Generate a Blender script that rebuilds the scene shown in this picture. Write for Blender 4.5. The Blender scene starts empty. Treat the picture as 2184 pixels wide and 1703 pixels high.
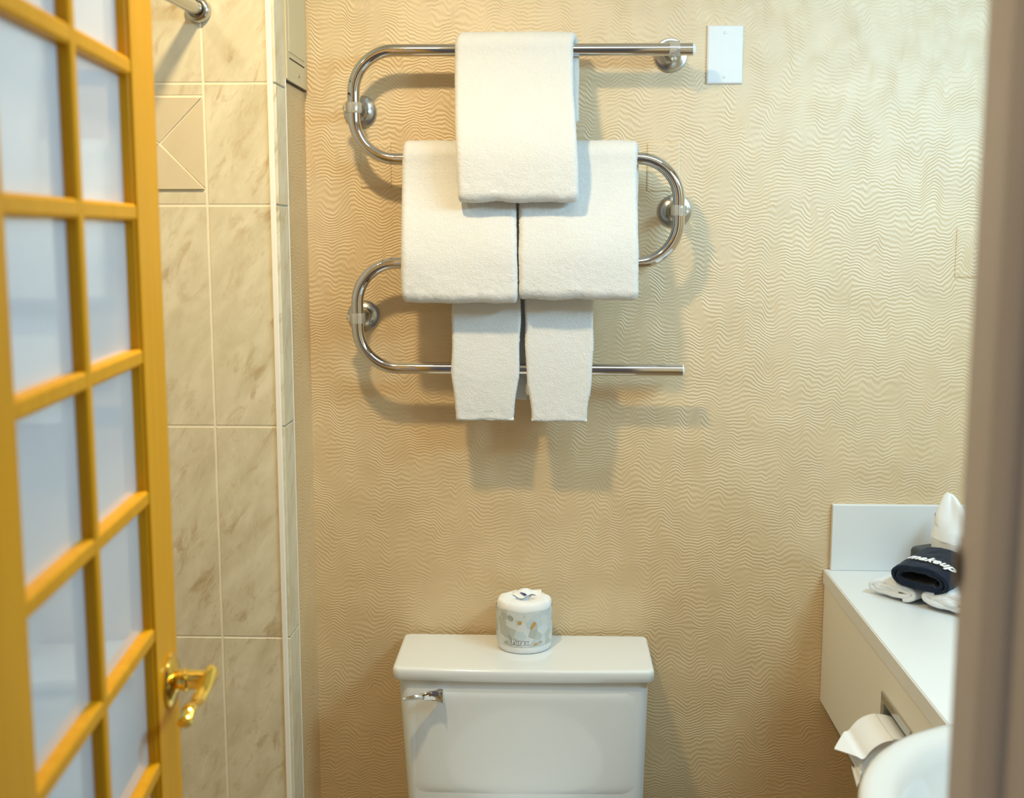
import bpy, bmesh, math, random
import numpy as np
from mathutils import Vector, Matrix, noise as mn

scn = bpy.context.scene
# ------------------------------------------------------------------ camera
CAM = np.array([0.0, -2.42, 1.545]); PITCH = math.radians(7.95); YAW = math.radians(1.97); FPX = 2552.0
cd = bpy.data.cameras.new('camera'); cam = bpy.data.objects.new('camera', cd); scn.collection.objects.link(cam)
cam.location = CAM; cam.rotation_euler = (math.pi/2-PITCH, 0, YAW)
cd.sensor_width = 36; cd.sensor_fit = 'HORIZONTAL'; cd.lens = FPX/2184*36
cd.clip_start = 0.02; cd.clip_end = 50
cd.dof.use_dof = True; cd.dof.focus_distance = 2.36; cd.dof.aperture_fstop = 4.0
scn.camera = cam
# ------------------------------------------------------------------ colour
scn.view_settings.view_transform = 'Standard'; scn.view_settings.look = 'None'
scn.view_settings.gamma = 1.0; scn.view_settings.use_curve_mapping = False
scn.view_settings.exposure = -0.12
# ------------------------------------------------------------------ world + lights
w = bpy.data.worlds.new('world'); scn.world = w; w.use_nodes = True
w.node_tree.nodes['Background'].inputs[0].default_value = (0.95, 0.93, 1.0, 1)
w.node_tree.nodes['Background'].inputs[1].default_value = 0.13

def area(name, loc, target, sx, sy, power, col, shape='RECTANGLE', spread=180):
    ld = bpy.data.lights.new(name, 'AREA'); ld.shape = shape; ld.size = sx
    if shape == 'RECTANGLE': ld.size_y = sy
    ld.energy = power; ld.color = col; ld.spread = math.radians(spread)
    o = bpy.data.objects.new(name, ld); scn.collection.objects.link(o)
    o.location = loc
    o.rotation_euler = (Vector(target)-Vector(loc)).to_track_quat('-Z', 'Y').to_euler()
    return o
area('ceiling_downlight', (-0.36, -0.93, 2.385), (-0.36, -0.75, 1.4), 0.09, 0.09, 11.5, (1.0, 0.76, 0.40), 'DISK', 150)
area('vanity_light', (1.06, -1.02, 2.03), (0.10, -0.30, 1.05), 0.9, 0.14, 22, (0.46, 0.79, 1.0))
area('shower_downlight', (-0.95, -0.95, 2.385), (-0.95, -0.9, 1.0), 0.12, 0.12, 3, (1.0, 0.90, 0.72), 'DISK')
area('soft_fill', (0.35, -1.0, 2.37), (0.35, -0.95, 1.0), 0.7, 0.5, 3.5, (0.74, 0.90, 1.0))  # added even fill below the ceiling, no fitting belongs to it

# ------------------------------------------------------------------ helpers
_ez = math.pi/2-PITCH
_Rx = np.array([[1,0,0],[0,math.cos(_ez),-math.sin(_ez)],[0,math.sin(_ez),math.cos(_ez)]])
_Rz = np.array([[math.cos(YAW),-math.sin(YAW),0],[math.sin(YAW),math.cos(YAW),0],[0,0,1]])
_R = _Rz@_Rx
def ray(x, y): return _R@np.array([(x-1092)/FPX, -(y-851.5)/FPX, -1.0])
def atY(x, y, Y): d = ray(x, y); return CAM+(Y-CAM[1])/d[1]*d
def atZ(x, y, Z): d = ray(x, y); return CAM+(Z-CAM[2])/d[2]*d

COL = scn.collection
def empty(name, loc=(0,0,0), rz=0):
    o = bpy.data.objects.new(name, None); o.empty_display_size = 0.05
    COL.objects.link(o); o.location = loc; o.rotation_euler = (0,0,rz); return o
def tag(o, label=None, cat=None, group=None, kind=None):
    if label: o['label'] = label
    if cat: o['category'] = cat
    if group: o['group'] = group
    if kind: o['kind'] = kind
    return o
def obj(name, me, mats, parent=None, smooth=True, angle=40):
    if isinstance(me, bmesh.types.BMesh):
        bm = me; bmesh.ops.recalc_face_normals(bm, faces=bm.faces)
        me = bpy.data.meshes.new(name); bm.to_mesh(me); bm.free()
    if not isinstance(mats, (list, tuple)): mats = [mats]
    for m in mats: me.materials.append(m)
    o = bpy.data.objects.new(name, me); COL.objects.link(o)
    if parent: o.parent = parent
    if smooth:
        me.polygons.foreach_set('use_smooth', [True]*len(me.polygons))
        if angle is not None:
            try: me.set_sharp_from_angle(angle=math.radians(angle))
            except Exception: pass
    me.update(); return o
def add_box(bm, x0, x1, y0, y1, z0, z1, bev=0.0, seg=2, mi=0):
    r = bmesh.ops.create_cube(bm, size=1.0)
    vs = r['verts']
    for v in vs:
        v.co = Vector(((x0+x1)/2+v.co.x*(x1-x0), (y0+y1)/2+v.co.y*(y1-y0), (z0+z1)/2+v.co.z*(z1-z0)))
    fs = set(f for v in vs for f in v.link_faces)
    for f in fs: f.material_index = mi
    if bev > 0:
        es = list(set(e for f in fs for e in f.edges))
        r2 = bmesh.ops.bevel(bm, geom=es, offset=bev, segments=seg, affect='EDGES', profile=0.5)
        for f in r2['faces']: f.material_index = mi
    return bm
def box(x0, x1, y0, y1, z0, z1, bev=0.0, seg=2): return add_box(bmesh.new(), x0, x1, y0, y1, z0, z1, bev, seg)
def add_lathe(bm, prof, M=Matrix.Identity(4), n=48, mi=0, cap=True):
    """prof: list of (r, h); axis = local z of M"""
    rings = []
    for r, h in prof:
        rings.append([bm.verts.new(M@Vector((max(r,1e-5)*math.cos(2*math.pi*i/n), max(r,1e-5)*math.sin(2*math.pi*i/n), h))) for i in range(n)])
    for a, b in zip(rings, rings[1:]):
        for i in range(n):
            f = bm.faces.new((a[i], a[(i+1)%n], b[(i+1)%n], b[i])); f.material_index = mi
    if cap:
        for rg in (rings[0][::-1], rings[-1]):
            f = bm.faces.new(rg); f.material_index = mi
    return bm
def axisM(loc, d):
    q = Vector(d).to_track_quat('Z', 'Y'); return Matrix.Translation(Vector(loc))@q.to_matrix().to_4x4()
def tube_bm(pts, r, n=20, bm=None, up=Vector((0,1,0)), ref=None):
    bm = bm or bmesh.new(); P = [Vector(p) for p in pts]; rings = []
    for i, p in enumerate(P):
        t = (P[min(i+1, len(P)-1)]-P[max(i-1, 0)]).normalized()
        a = (up-t*up.dot(t)).normalized(); b = t.cross(a)
        rr = r[i] if isinstance(r, (list, tuple)) else r
        rings.append([bm.verts.new(p+rr*(math.cos(2*math.pi*k/n)*a+math.sin(2*math.pi*k/n)*b)) for k in range(n)])
    for a, b in zip(rings, rings[1:]):
        for k in range(n): bm.faces.new((a[k], a[(k+1)%n], b[(k+1)%n], b[k]))
    bm.faces.new(rings[0][::-1]); bm.faces.new(rings[-1]); return bm
def loft(rings, bm=None, closed=True, cap=True, mi=0):
    bm = bm or bmesh.new(); R = [[bm.verts.new(Vector(p)) for p in r] for r in rings]; n = len(R[0])
    for a, b in zip(R, R[1:]):
        for k in range(n if closed else n-1):
            f = bm.faces.new((a[k], a[(k+1)%n], b[(k+1)%n], b[k])); f.material_index = mi
    if cap:
        for rg in (R[0][::-1], R[-1]):
            f = bm.faces.new(rg); f.material_index = mi
    return bm
def rrect(x0, x1, y0, y1, z, r, n=8, bow=0.0, rb=None):
    """rounded rectangle ring at height z; front (y0) edge bowed outward by bow; rb = radius of the back corners"""
    rb = r if rb is None else rb
    pts = []
    for cx, cy, a0, rr in ((x1-rb, y1-rb, 0, rb), (x0+rb, y1-rb, 90, rb), (x0+r, y0+r, 180, r), (x1-r, y0+r, 270, r)):
        for i in range(n+1):
            a = math.radians(a0+90*i/n); pts.append([cx+rr*math.cos(a), cy+rr*math.sin(a), z])
        if a0 == 180:
            for i in range(1, 24):
                pts.append([x0+r+(x1-x0-2*r)*i/24, y0, z])
    xm, hw = (x0+x1)/2, (x1-x0)/2
    for p in pts:
        if p[1] < (y0+y1)/2: p[1] -= bow*(1-((p[0]-xm)/hw)**2)
    return pts

# ------------------------------------------------------------------ materials
def mat(name, base=(0.8,0.8,0.8), rough=0.5, metal=0.0, spec=0.5, coat=0.0, coat_r=0.05, sheen=0.0, sss=0.0, trans=0.0, ior=1.5):
    m = bpy.data.materials.new(name); m.use_nodes = True; nt = m.node_tree; b = nt.nodes['Principled BSDF']
    b.inputs['Base Color'].default_value = (*base, 1); b.inputs['Roughness'].default_value = rough
    b.inputs['Metallic'].default_value = metal; b.inputs['Specular IOR Level'].default_value = spec
    b.inputs['Coat Weight'].default_value = coat; b.inputs['Coat Roughness'].default_value = coat_r
    b.inputs['Sheen Weight'].default_value = sheen; b.inputs['Transmission Weight'].default_value = trans
    b.inputs['IOR'].default_value = ior
    if sss: b.inputs['Subsurface Weight'].default_value = sss; b.inputs['Subsurface Radius'].default_value = (0.01,0.01,0.01)
    return m
class NT:
    def __init__(s, m): s.t = m.node_tree; s.n = s.t.nodes; s.l = s.t.links; s.b = s.n['Principled BSDF']
    def new(s, typ, **kw):
        nd = s.n.new(typ)
        for k, v in kw.items(): setattr(nd, k, v)
        return nd
    def _set(s, sock, v):
        if isinstance(v, bpy.types.NodeSocket): s.l.new(v, sock)
        elif v is not None: sock.default_value = v
    def math(s, op, a, b=None, c=None, clamp=False):
        nd = s.new('ShaderNodeMath', operation=op); nd.use_clamp = clamp
        for i, v in enumerate((a, b, c)): s._set(nd.inputs[i], v)
        return nd.outputs[0]
    def vec(s, x, y, z):
        nd = s.new('ShaderNodeCombineXYZ')
        for i, v in enumerate((x, y, z)): s._set(nd.inputs[i], v)
        return nd.outputs[0]
    def pos(s):
        g = s.new('ShaderNodeNewGeometry'); sp = s.new('ShaderNodeSeparateXYZ'); s.l.new(g.outputs['Position'], sp.inputs[0])
        return g.outputs['Position'], sp.outputs[0], sp.outputs[1], sp.outputs[2]
    def objc(s):
        g = s.new('ShaderNodeTexCoord'); sp = s.new('ShaderNodeSeparateXYZ'); s.l.new(g.outputs['Object'], sp.inputs[0])
        return g.outputs['Object'], sp.outputs[0], sp.outputs[1], sp.outputs[2]
    def noise(s, v, scale=1.0, detail=2.0, rough=0.5, dist=0.0):
        nd = s.new('ShaderNodeTexNoise'); s._set(nd.inputs['Vector'], v)
        nd.inputs['Scale'].default_value = scale; nd.inputs['Detail'].default_value = detail
        nd.inputs['Roughness'].default_value = rough; nd.inputs['Distortion'].default_value = dist
        return nd.outputs[0]
    def ramp(s, v, stops):
        nd = s.new('ShaderNodeValToRGB'); s._set(nd.inputs[0], v); cr = nd.color_ramp
        while len(cr.elements) < len(stops): cr.elements.new(0.5)
        for e, (p, c) in zip(cr.elements, stops): e.position = p; e.color = (*c, 1)
        return nd.outputs[0]
    def mix(s, f, a, b):
        nd = s.new('ShaderNodeMix', data_type='RGBA'); s._set(nd.inputs[0], f)
        for i, v in ((6, a), (7, b)):
            s._set(nd.inputs[i], (*v, 1) if isinstance(v, tuple) else v)
        return nd.outputs[2]
    def bump(s, h, dist, strength=1.0):
        nd = s.new('ShaderNodeBump'); s._set(nd.inputs['Height'], h); nd.inputs['Distance'].default_value = dist
        nd.inputs['Strength'].default_value = strength; s.l.new(nd.outputs[0], s.b.inputs['Normal']); return nd
    def base(s, c): s.l.new(c, s.b.inputs['Base Color'])

PEARL = 0.27
def make_wallpaper():
    m = mat('wallpaper', (0.66,0.47,0.26), rough=0.6, spec=0.4)
    t = NT(m); P, x, y, z = t.pos(); h = t.math('ADD', x, y)
    L = 0.0077
    v1 = t.vec(t.math('MULTIPLY', h, 19.0), 0.0, t.math('MULTIPLY', z, 9.0)); n1 = t.noise(v1, 1.0, 1.0, 0.4)
    v2 = t.vec(t.math('MULTIPLY', h, 66.0), 3.0, t.math('MULTIPLY', z, 22.0)); n2 = t.noise(v2, 1.0, 1.0, 0.4)
    wz = t.math('ADD', z, t.math('ADD', t.math('MULTIPLY', n1, 0.078), t.math('MULTIPLY', n2, 0.0135)))
    s = t.math('SINE', t.math('MULTIPLY', wz, 2*math.pi/L))
    v3 = t.vec(t.math('MULTIPLY', h, 22.0), 7.0, t.math('MULTIPLY', z, 14.0)); n3 = t.noise(v3, 1.0, 1.0, 0.5)
    mask = t.math('MULTIPLY_ADD', n3, 4.0, -1.15, clamp=True)
    mask = t.math('MULTIPLY_ADD', mask, 0.8, 0.2)
    prof = t.math('MULTIPLY', t.math('MULTIPLY_ADD', t.math('ABSOLUTE', t.math('MULTIPLY_ADD', s, 0.5, 0.5)), 1.0, 0.0), mask)
    fine = t.noise(P, 900.0, 2.0)
    t.bump(t.math('ADD', prof, t.math('MULTIPLY', fine, 0.06)), 0.00050, 1.0)
    v4 = t.vec(t.math('MULTIPLY', h, 9.0), 1.0, t.math('MULTIPLY', z, 13.0)); n4 = t.noise(v4, 1.0, 3.0, 0.6)
    c = t.ramp(n4, [(0.28, (0.60,0.392,0.140)), (0.72, (0.70,0.480,0.205))])
    c = t.mix(t.math('MULTIPLY', t.math('SUBTRACT', 1.0, prof), 0.10), c, (0.42,0.28,0.14))
    t.base(c)
    # pearlescent vinyl face: a broad whitish gloss over the printed colour
    gl = t.new('ShaderNodeBsdfGlossy'); gl.inputs['Color'].default_value = (0.95, 0.95, 0.93, 1); gl.inputs['Roughness'].default_value = 0.62
    for l_ in list(t.t.links):
        if l_.to_socket == t.b.inputs['Normal']: t.l.new(l_.from_socket, gl.inputs['Normal'])
    mx = t.new('ShaderNodeMixShader'); mx.inputs[0].default_value = PEARL
    t.l.new(t.b.outputs[0], mx.inputs[1]); t.l.new(gl.outputs[0], mx.inputs[2])
    out = [n_ for n_ in t.n if n_.type == 'OUTPUT_MATERIAL'][0]; t.l.new(mx.outputs[0], out.inputs['Surface'])
    return m
def make_tile(name='wall_tile', base1=(0.58,0.52,0.36), base2=(0.74,0.69,0.53), vein=(0.44,0.32,0.17)):
    m = mat(name, base1, rough=0.28, spec=0.5)
    t = NT(m); P, x, y, z = t.pos(); h = t.math('ADD', x, y)
    a = t.math('ADD', t.math('MULTIPLY', h, 0.86), t.math('MULTIPLY', z, -0.5)); b = t.math('ADD', t.math('MULTIPLY', h, 0.5), t.math('MULTIPLY', z, 0.86))
    v = t.vec(t.math('MULTIPLY', a, 20.0), 2.0, t.math('MULTIPLY', b, 9.0))
    n = t.noise(v, 1.0, 5.0, 0.62, 0.3); c = t.ramp(n, [(0.3, base1), (0.65, base2)])
    v2 = t.vec(t.math('MULTIPLY', a, 38.0), 5.0, t.math('MULTIPLY', b, 15.0)); n2 = t.noise(v2, 1.0, 6.0, 0.68, 0.5)
    k = t.ramp(n2, [(0.52, (0,0,0)), (0.66, (0.75,0.75,0.75)), (0.8, (0.9,0.9,0.9))])
    v3 = t.noise(P, 7.0, 2.0)
    kk = t.math('MULTIPLY', k, t.math('MULTIPLY_ADD', v3, 3.5, -1.1, clamp=True))
    c = t.mix(kk, c, vein); t.base(c)
    t.bump(n, 0.0006, 0.35); return m
def make_terry(name, col, amp=0.0011, rough=0.95, sheen=0.25, scale=420.0):
    m = mat(name, col, rough=rough, spec=0.15, sheen=sheen)
    t = NT(m); P, x, y, z = t.pos()
    n = t.noise(P, scale, 3.0, 0.6); n2 = t.noise(P, scale*2.6, 2.0, 0.6)
    t.bump(t.math('ADD', n, t.math('MULTIPLY', n2, 0.5)), amp, 1.0); return m
def make_wood():
    m = mat('varnished_pine', (0.70,0.36,0.03), rough=0.4, spec=0.15)
    t = NT(m); P, x, y, z = t.objc()
    v = t.vec(t.math('MULTIPLY', x, 60.0), t.math('MULTIPLY', y, 60.0), t.math('MULTIPLY', z, 3.0)); n = t.noise(v, 1.0, 4.0, 0.6)
    t.base(t.ramp(n, [(0.25, (0.68,0.30,0.004)), (0.75, (0.80,0.385,0.010))])); return m
def make_brushed(name, col, rough):
    m = mat(name, col, rough=rough, metal=1.0); t = NT(m); P, x, y, z = t.objc()
    n = t.noise(t.vec(t.math('MULTIPLY', x, 60.0), t.math('MULTIPLY', y, 60.0), t.math('MULTIPLY', z, 900.0)), 1.0, 2.0)
    t.bump(n, 0.0002, 0.3); return m

M = {}
M['wallpaper'] = make_wallpaper()
M['tile'] = make_tile()
M['tile_plain'] = make_tile('accent_tile', (0.62,0.55,0.39), (0.66,0.58,0.42), (0.60,0.52,0.36))
M['grout'] = mat('grout', (0.84,0.77,0.60), 0.8)
M['trim'] = mat('white_trim', (0.86,0.84,0.78), 0.35)
M['paint'] = mat('ceiling_paint', (0.85,0.80,0.70), 0.9)
M['floor'] = make_tile('floor_tile', (0.42,0.33,0.22), (0.5,0.41,0.29), (0.35,0.25,0.15))
M['chrome'] = mat('chrome', (0.66,0.66,0.68), 0.06, 1.0)
M['satin'] = make_brushed('satin_nickel', (0.52,0.52,0.51), 0.22)
M['brass'] = mat('polished_brass', (0.88,0.66,0.16), 0.12, 1.0)
M['wood'] = make_wood()
M['aged_brass'] = mat('aged_brass', (0.50,0.40,0.24), 0.45, 0.3)
M['glass'] = mat('frosted_glass', (0.66,0.74,0.86), 0.5, spec=0.5, coat=1.0, coat_r=0.06)
M['terry'] = make_terry('white_terry', (0.78,0.785,0.785), amp=0.0014)
M['terry2'] = make_terry('white_washcloth_terry', (0.82,0.86,0.90))
M['navy'] = make_terry('navy_terry', (0.006,0.014,0.032), sheen=0.15)
M['porcelain'] = mat('porcelain', (0.76,0.80,0.82), 0.12, spec=0.6, coat=0.5, coat_r=0.03)
M['ceramic'] = mat('basin_ceramic', (0.66,0.665,0.665), 0.12, spec=0.6, coat=0.5, coat_r=0.03)
M['laminate'] = mat('white_laminate', (0.74,0.755,0.76), 0.35)
M['cream'] = mat('cream_laminate', (0.80,0.78,0.70), 0.45)
M['plastic'] = mat('white_plastic', (0.80,0.84,0.88), 0.3)
M['clear'] = mat('clear_plastic', (0.93,0.92,0.86), 0.15, spec=0.6, trans=0.75, ior=1.35)
M['beige_metal'] = mat('beige_enamel', (0.66,0.57,0.36), 0.4)
M['dark'] = mat('slot_and_shade_dark', (0.05,0.04,0.03), 0.8)
M['taupe'] = mat('taupe_paint', (0.60,0.54,0.50), 0.5)
M['paper'] = mat('tissue_paper', (0.84,0.87,0.90), 0.9, sss=0.0)
M['box'] = mat('charcoal_plastic', (0.045,0.05,0.055), 0.45)
M['screw'] = mat('screw_metal', (0.5,0.5,0.48), 0.35, 1.0)
M['thread'] = mat('white_embroidery', (0.9,0.9,0.9), 0.8)
M['navy_ink'] = mat('navy_print', (0.03,0.05,0.16), 0.5)
M['white_ink'] = mat('white_print', (0.85,0.87,0.9), 0.5)
M['gold_ink'] = mat('gold_print', (0.55,0.33,0.09), 0.5)
M['grey_ink'] = mat('grey_print', (0.36,0.38,0.36), 0.5)
M['lamp'] = mat('lamp_glass', (1,1,1), 0.5)
for _k, _s in (('lamp', 3.0),):
    M[_k].node_tree.nodes['Principled BSDF'].inputs['Emission Color'].default_value = (1.0, 0.85, 0.6, 1)
    M[_k].node_tree.nodes['Principled BSDF'].inputs['Emission Strength'].default_value = _s

# ------------------------------------------------------------------ room shell
XL, XR, YF, ZC = -0.495, 1.20, -1.62, 2.40
def struct(name, bm, m, smooth=False, parent=None):
    o = obj(name, bm, m, parent, smooth=smooth)
    if parent is None: o['kind'] = 'structure'
    return o
struct('floor', box(-1.45, 1.30, -3.6, 0.1, -0.05, 0.0), M['floor'])
struct('ceiling', box(-1.45, 1.30, -1.75, 0.1, ZC, ZC+0.05), M['paint'])
struct('wall_back', box(XL-0.005, XR+0.1, 0.0, 0.1, 0.0, ZC), M['wallpaper'])
struct('wall_right', box(XR, XR+0.1, YF-0.13, 0.0, 0.0, ZC), M['wallpaper'])
struct('wall_left', box(-1.45, -1.35, YF-0.13, -0.28, 0.0, ZC), M['tile'])
# front wall around the doorway (opening x -0.45..0.30)
bm = bmesh.new()
add_box(bm, -1.45, -0.45, YF-0.13, YF, 0.0, ZC); add_box(bm, 0.30, XR+0.1, YF-0.13, YF, 0.0, ZC); add_box(bm, -0.45, 0.30, YF-0.13, YF, 2.09, ZC)
struct('wall_front', bm, M['wallpaper'])
# shower end wall: core + wallpapered return
core = struct('wall_shower_return', box(-1.45, XL, -0.272, 0.0, 0.0, ZC), M['wallpaper'])
# tiles on the end wall, 400 mm rows, one accent row
bm = bmesh.new(); g = 0.0030
add_box(bm, -1.35, XL-0.001, -0.2790, -0.272, 0.0, ZC, mi=1)
add_box(bm, XL-0.001, XL+0.0015, -0.272, -0.200, 0.0, ZC, mi=1)
cols = [(-1.35, -1.117), (-1.117, -0.867), (-0.867, -0.6165), (-0.6165, -0.502)]
rows = [(0.0, 0.393), (0.393, 0.793), (0.793, 1.193), (1.193, 1.592), (1.592, 1.804), (1.804, 2.204), (2.204, ZC)]
def tile(x0, x1, z0, z1, mi=0): add_box(bm, x0+g/2, x1-g/2, -0.28, -0.2745, z0+g/2, z1-g/2, 0.0012, 1, mi)
for ci, (x0, x1) in enumerate(cols):
    for (z0, z1) in rows:
        if abs(z0-1.592) < 1e-3 and ci < 3:
            tile(x0, x1, 1.592, 1.618); tile(x0, x1, 1.782, 1.804)
            # pressed square with diagonal grooves: four wedges
            xs = [x for x in (x0, x1)]; w = 0.1645
            xa = x1-w
            tile(x0, xa, 1.618, 1.782)
            C = Vector(((xa+x1)/2, -0.2825, 1.70)); Q = [(xa+g/2, 1.618+g/2), (x1-g/2, 1.618+g/2), (x1-g/2, 1.782-g/2), (xa+g/2, 1.782-g/2)]
            for k in range(4):
                a, b = Q[k], Q[(k+1)%4]
                ctr = Vector(((a[0]+b[0]+C.x)/3, 0, (a[1]+b[1]+C.z)/3))
                tri = []
                for (px_, pz_) in (a, b, (C.x, C.z)):
                    d = (Vector((px_, 0, pz_))-ctr); d = ctr+d*0.955; tri.append(d)
                dep = (-0.2845, -0.2810, -0.2825, -0.2835)[k]
                top = [bm.verts.new((p.x, dep if i < 2 else dep+0.0015, p.z)) for i, p in enumerate(tri)]
                bot = [bm.verts.new((ctr.x+(p.x-ctr.x)*1.03, -0.2755, ctr.z+(p.z-ctr.z)*1.04)) for p in tri]
                f = bm.faces.new(top); f.material_index = 2
                for i in range(3):
                    f = bm.faces.new((top[i], top[(i+1)%3], bot[(i+1)%3], bot[i])); f.material_index = 2
            add_box(bm, xa+g/2, x1-g/2, -0.2775, -0.2745, 1.618+g/2, 1.782-g/2, 0, 1, 2)
        else: tile(x0, x1, z0, z1)
for (z0, z1) in rows:                        # edge tiles turning the corner
    add_box(bm, XL+0.0005, XL+0.0065, -0.2795, -0.2015, z0+g/2, z1-g/2, 0.0012, 1, 0)
struct('wall_shower_tiled', bm, [M['tile'], M['grout'], M['tile_plain']])
struct('trim_1', box(-0.5035, -0.4935, -0.2840, -0.272, 0.0, ZC, 0.0015), M['trim'])
struct('trim_2', box(XL, XL+0.0072, -0.2015, -0.1985, 0.0, 1.822, 0.0008), M['trim'])

# doorway frame: right jamb with stop, left jamb, head
XJ = 0.288
prof = [(0.301, YF+0.014), (0.283, YF+0.014), (0.2805, YF+0.011), (0.2805, YF-0.052), (0.2735, YF-0.0525), (0.2705, YF-0.055), (0.2705, YF-0.062),
        (0.2740, YF-0.078), (0.2765, YF-0.086), (0.2805, YF-0.092), (0.2805, YF-0.15), (0.301, YF-0.15)]
bm = loft([[(x_, y_, z_) for (x_, y_) in prof] for z_ in (0.0, 2.06)])
struct('trim_3', bm, M['taupe'])
bm = bmesh.new()
add_box(bm, -0.45, -0.42, YF-0.15, YF+0.0, 0.0, 2.06, 0.002); add_box(bm, -0.42, -0.409, YF-0.095, YF-0.045, 0.0, 2.06, 0.003)
struct('trim_4', bm, M['taupe'])
struct('trim_5', box(-0.42, XJ, YF-0.15, YF, 2.06, 2.09, 0.002), M['taupe'])
# strike plate on the jamb
sp = empty('strike_plate', (0.2805, YF+0.012, 1.317))
tag(sp, 'small aged brass strike plate lip on the edge of the taupe door jamb', 'strike plate')
obj('plate', box(0.0, 0.010, 0.0022, 0.0034, -0.020, 0.020, 0.0005, 1), M['aged_brass'], sp, smooth=False)
obj('lip', loft([[(0.001, 0.003, z_), (-0.0030, 0.000, z_), (-0.0045, -0.006, z_), (-0.0035, -0.0065, z_), (-0.0020, -0.001, z_), (0.001, 0.0015, z_)] for z_ in (-0.0125, 0.0125)]), M['aged_brass'], sp)

# ------------------------------------------------------------------ access panel
ap = empty('access_panel', (XL, -0.10, 1.822)); tag(ap, 'beige metal access panel with one screw high on the narrow papered return wall', 'access panel')
bm = bmesh.new()
y0, y1 = -0.095, 0.094; z1 = 0.50
add_box(bm, 0.0, 0.006, y0, y1, 0.0, z1, 0.001, 1)
obj('cover', bm, M['beige_metal'], ap, smooth=False)
bm = bmesh.new()
add_box(bm, 0.0055, 0.0085, y0, y0+0.012, 0.0, z1, 0.001, 1)
add_box(bm, 0.0055, 0.0072, y0+0.030, y1-0.020, 0.052, z1, 0.001, 1)
obj('raised_frame', bm, M['beige_metal'], ap, smooth=False)
obj('slot', box(0.0058, 0.0064, y0+0.034, y1-0.022, 0.040, 0.0425), M['dark'], ap, smooth=False)
bm = add_lathe(bmesh.new(), [(0.004, 0.0), (0.004, 0.0012), (0.0028, 0.002)], axisM((0.006, 0.02, 0.019), (1,0,0)), 20)
obj('screw', bm, M['screw'], ap)
obj('bottom_shade_strip', box(0.0, 0.0045, y0+0.002, y1-0.001, -0.003, 0.0005), M['dark'], ap, smooth=False)  # dark strip standing in for the shade under the cover's lower edge

# ------------------------------------------------------------------ blank plates
def wall_plate(name, x0, x1, z0, z1, d, m, label, screws):
    r = empty(name, ((x0+x1)/2, 0, (z0+z1)/2)); tag(r, label, 'wall plate')
    hx, hz = (x1-x0)/2, (z1-z0)/2
    rings = []
    for (ins, dd) in ((0, 0), (0, -d*0.45), (0.0012, -d*0.8), (0.0035, -d)):
        rings.append([(-hx+ins, dd, -hz+ins), (hx-ins, dd, -hz+ins), (hx-ins, dd, hz-ins), (-hx+ins, dd, hz-ins)])
    obj('plate', loft(rings), m, r, smooth=False)
    if screws:
        for s in (-1, 1):
            bm = add_lathe(bmesh.new(), [(0.0034, 0.0), (0.0034, 0.0006), (0.0026, 0.0013)], axisM((0, -d, s*0.042), (0,-1,0)), 24)
            so = obj('screw', bm, M['plastic'], r)
            obj('slot', box(-0.0004, 0.0004, -d-0.0015, -d-0.0011, s*0.042-0.0025, s*0.042+0.0025), M['screw'], so, smooth=False)
    return r
wall_plate('blank_wall_plate', 0.297, 0.367, 1.832, 1.943, 0.006, M['plastic'], 'white blank wall plate with two screws right of the towel warmer', True)
wall_plate('papered_cover_plate', 0.184, 0.250, 1.625, 1.719, 0.0022, M['wallpaper'], 'wallpapered blank cover plate behind the right bend of the towel warmer', False)
wall_plate('papered_cover_plate', -0.386, -0.324, 1.632, 1.723, 0.0022, M['wallpaper'], 'wallpapered blank cover plate behind the upper left bend of the towel warmer', False)
wall_plate('papered_cover_plate', 0.797, 0.867, 1.455, 1.553, 0.0022, M['wallpaper'], 'wallpapered blank cover plate beside the door jamb, above the tissue box', False)

# ------------------------------------------------------------------ towel warmer
YB = -0.08; RB = 0.0118
tw = empty('towel_warmer', (-0.06, 0, 1.58)); tag(tw, 'chrome serpentine wall-mounted towel warmer with four bars', 'towel warmer')
inv = Matrix.Translation(-Vector(tw.location))
z1b, z2b, z3b, z4b = 1.888, 1.685, 1.4855, 1.279
xl, xr = -0.3845, 0.2405
def arc(cx, cz, r, a0, a1, n=16): return [(cx+r*math.cos(math.radians(a0+(a1-a0)*i/n)), YB, cz+r*math.sin(math.radians(a0+(a1-a0)*i/n))) for i in range(n+1)]
rr = 0.079; pts = []
def seg(a, b, n=10): return [tuple(a[k]+(b[k]-a[k])*i/n for k in range(3)) for i in range(1, n)]
A = [(0.2605, YB, z1b-0.001)]
B = arc(xl+rr, z1b-rr, rr, 90, 180)+arc(xl+rr, z2b+rr, rr, 180, 270)
Cc = arc(xr-rr, z2b-rr, rr, 90, 0)+arc(xr-rr, z3b+rr, rr, 0, -90)
D = arc(xl+rr, z3b-rr, rr, 90, 180)+arc(xl+rr, z4b+rr, rr, 180, 270)
E_ = [(0.2535, YB, z4b-0.0025)]
pts = A+seg(A[0], B[0])+B+seg(B[-1], Cc[0])+Cc+seg(Cc[-1], D[0])+D+seg(D[-1], E_[0])+E_
pl = [Vector(p)-Vector(tw.location) for p in pts]
obj('tube', tube_bm(pl, RB, 28), M['chrome'], tw, angle=60)
for (x, z, x2) in ((0.2605, z1b-0.001, 0.0065), (0.2535, z4b-0.0025, 0.004)):
    Mx = axisM(Vector((x, YB, z))-Vector(tw.location), (1,0,0))
    obj('end_cap', add_lathe(bmesh.new(), [(0.0108, -0.002), (0.0108, 0.002), (0.0085, x2*0.7), (0.004, x2)], Mx, 28), M['plastic'], tw)
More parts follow.
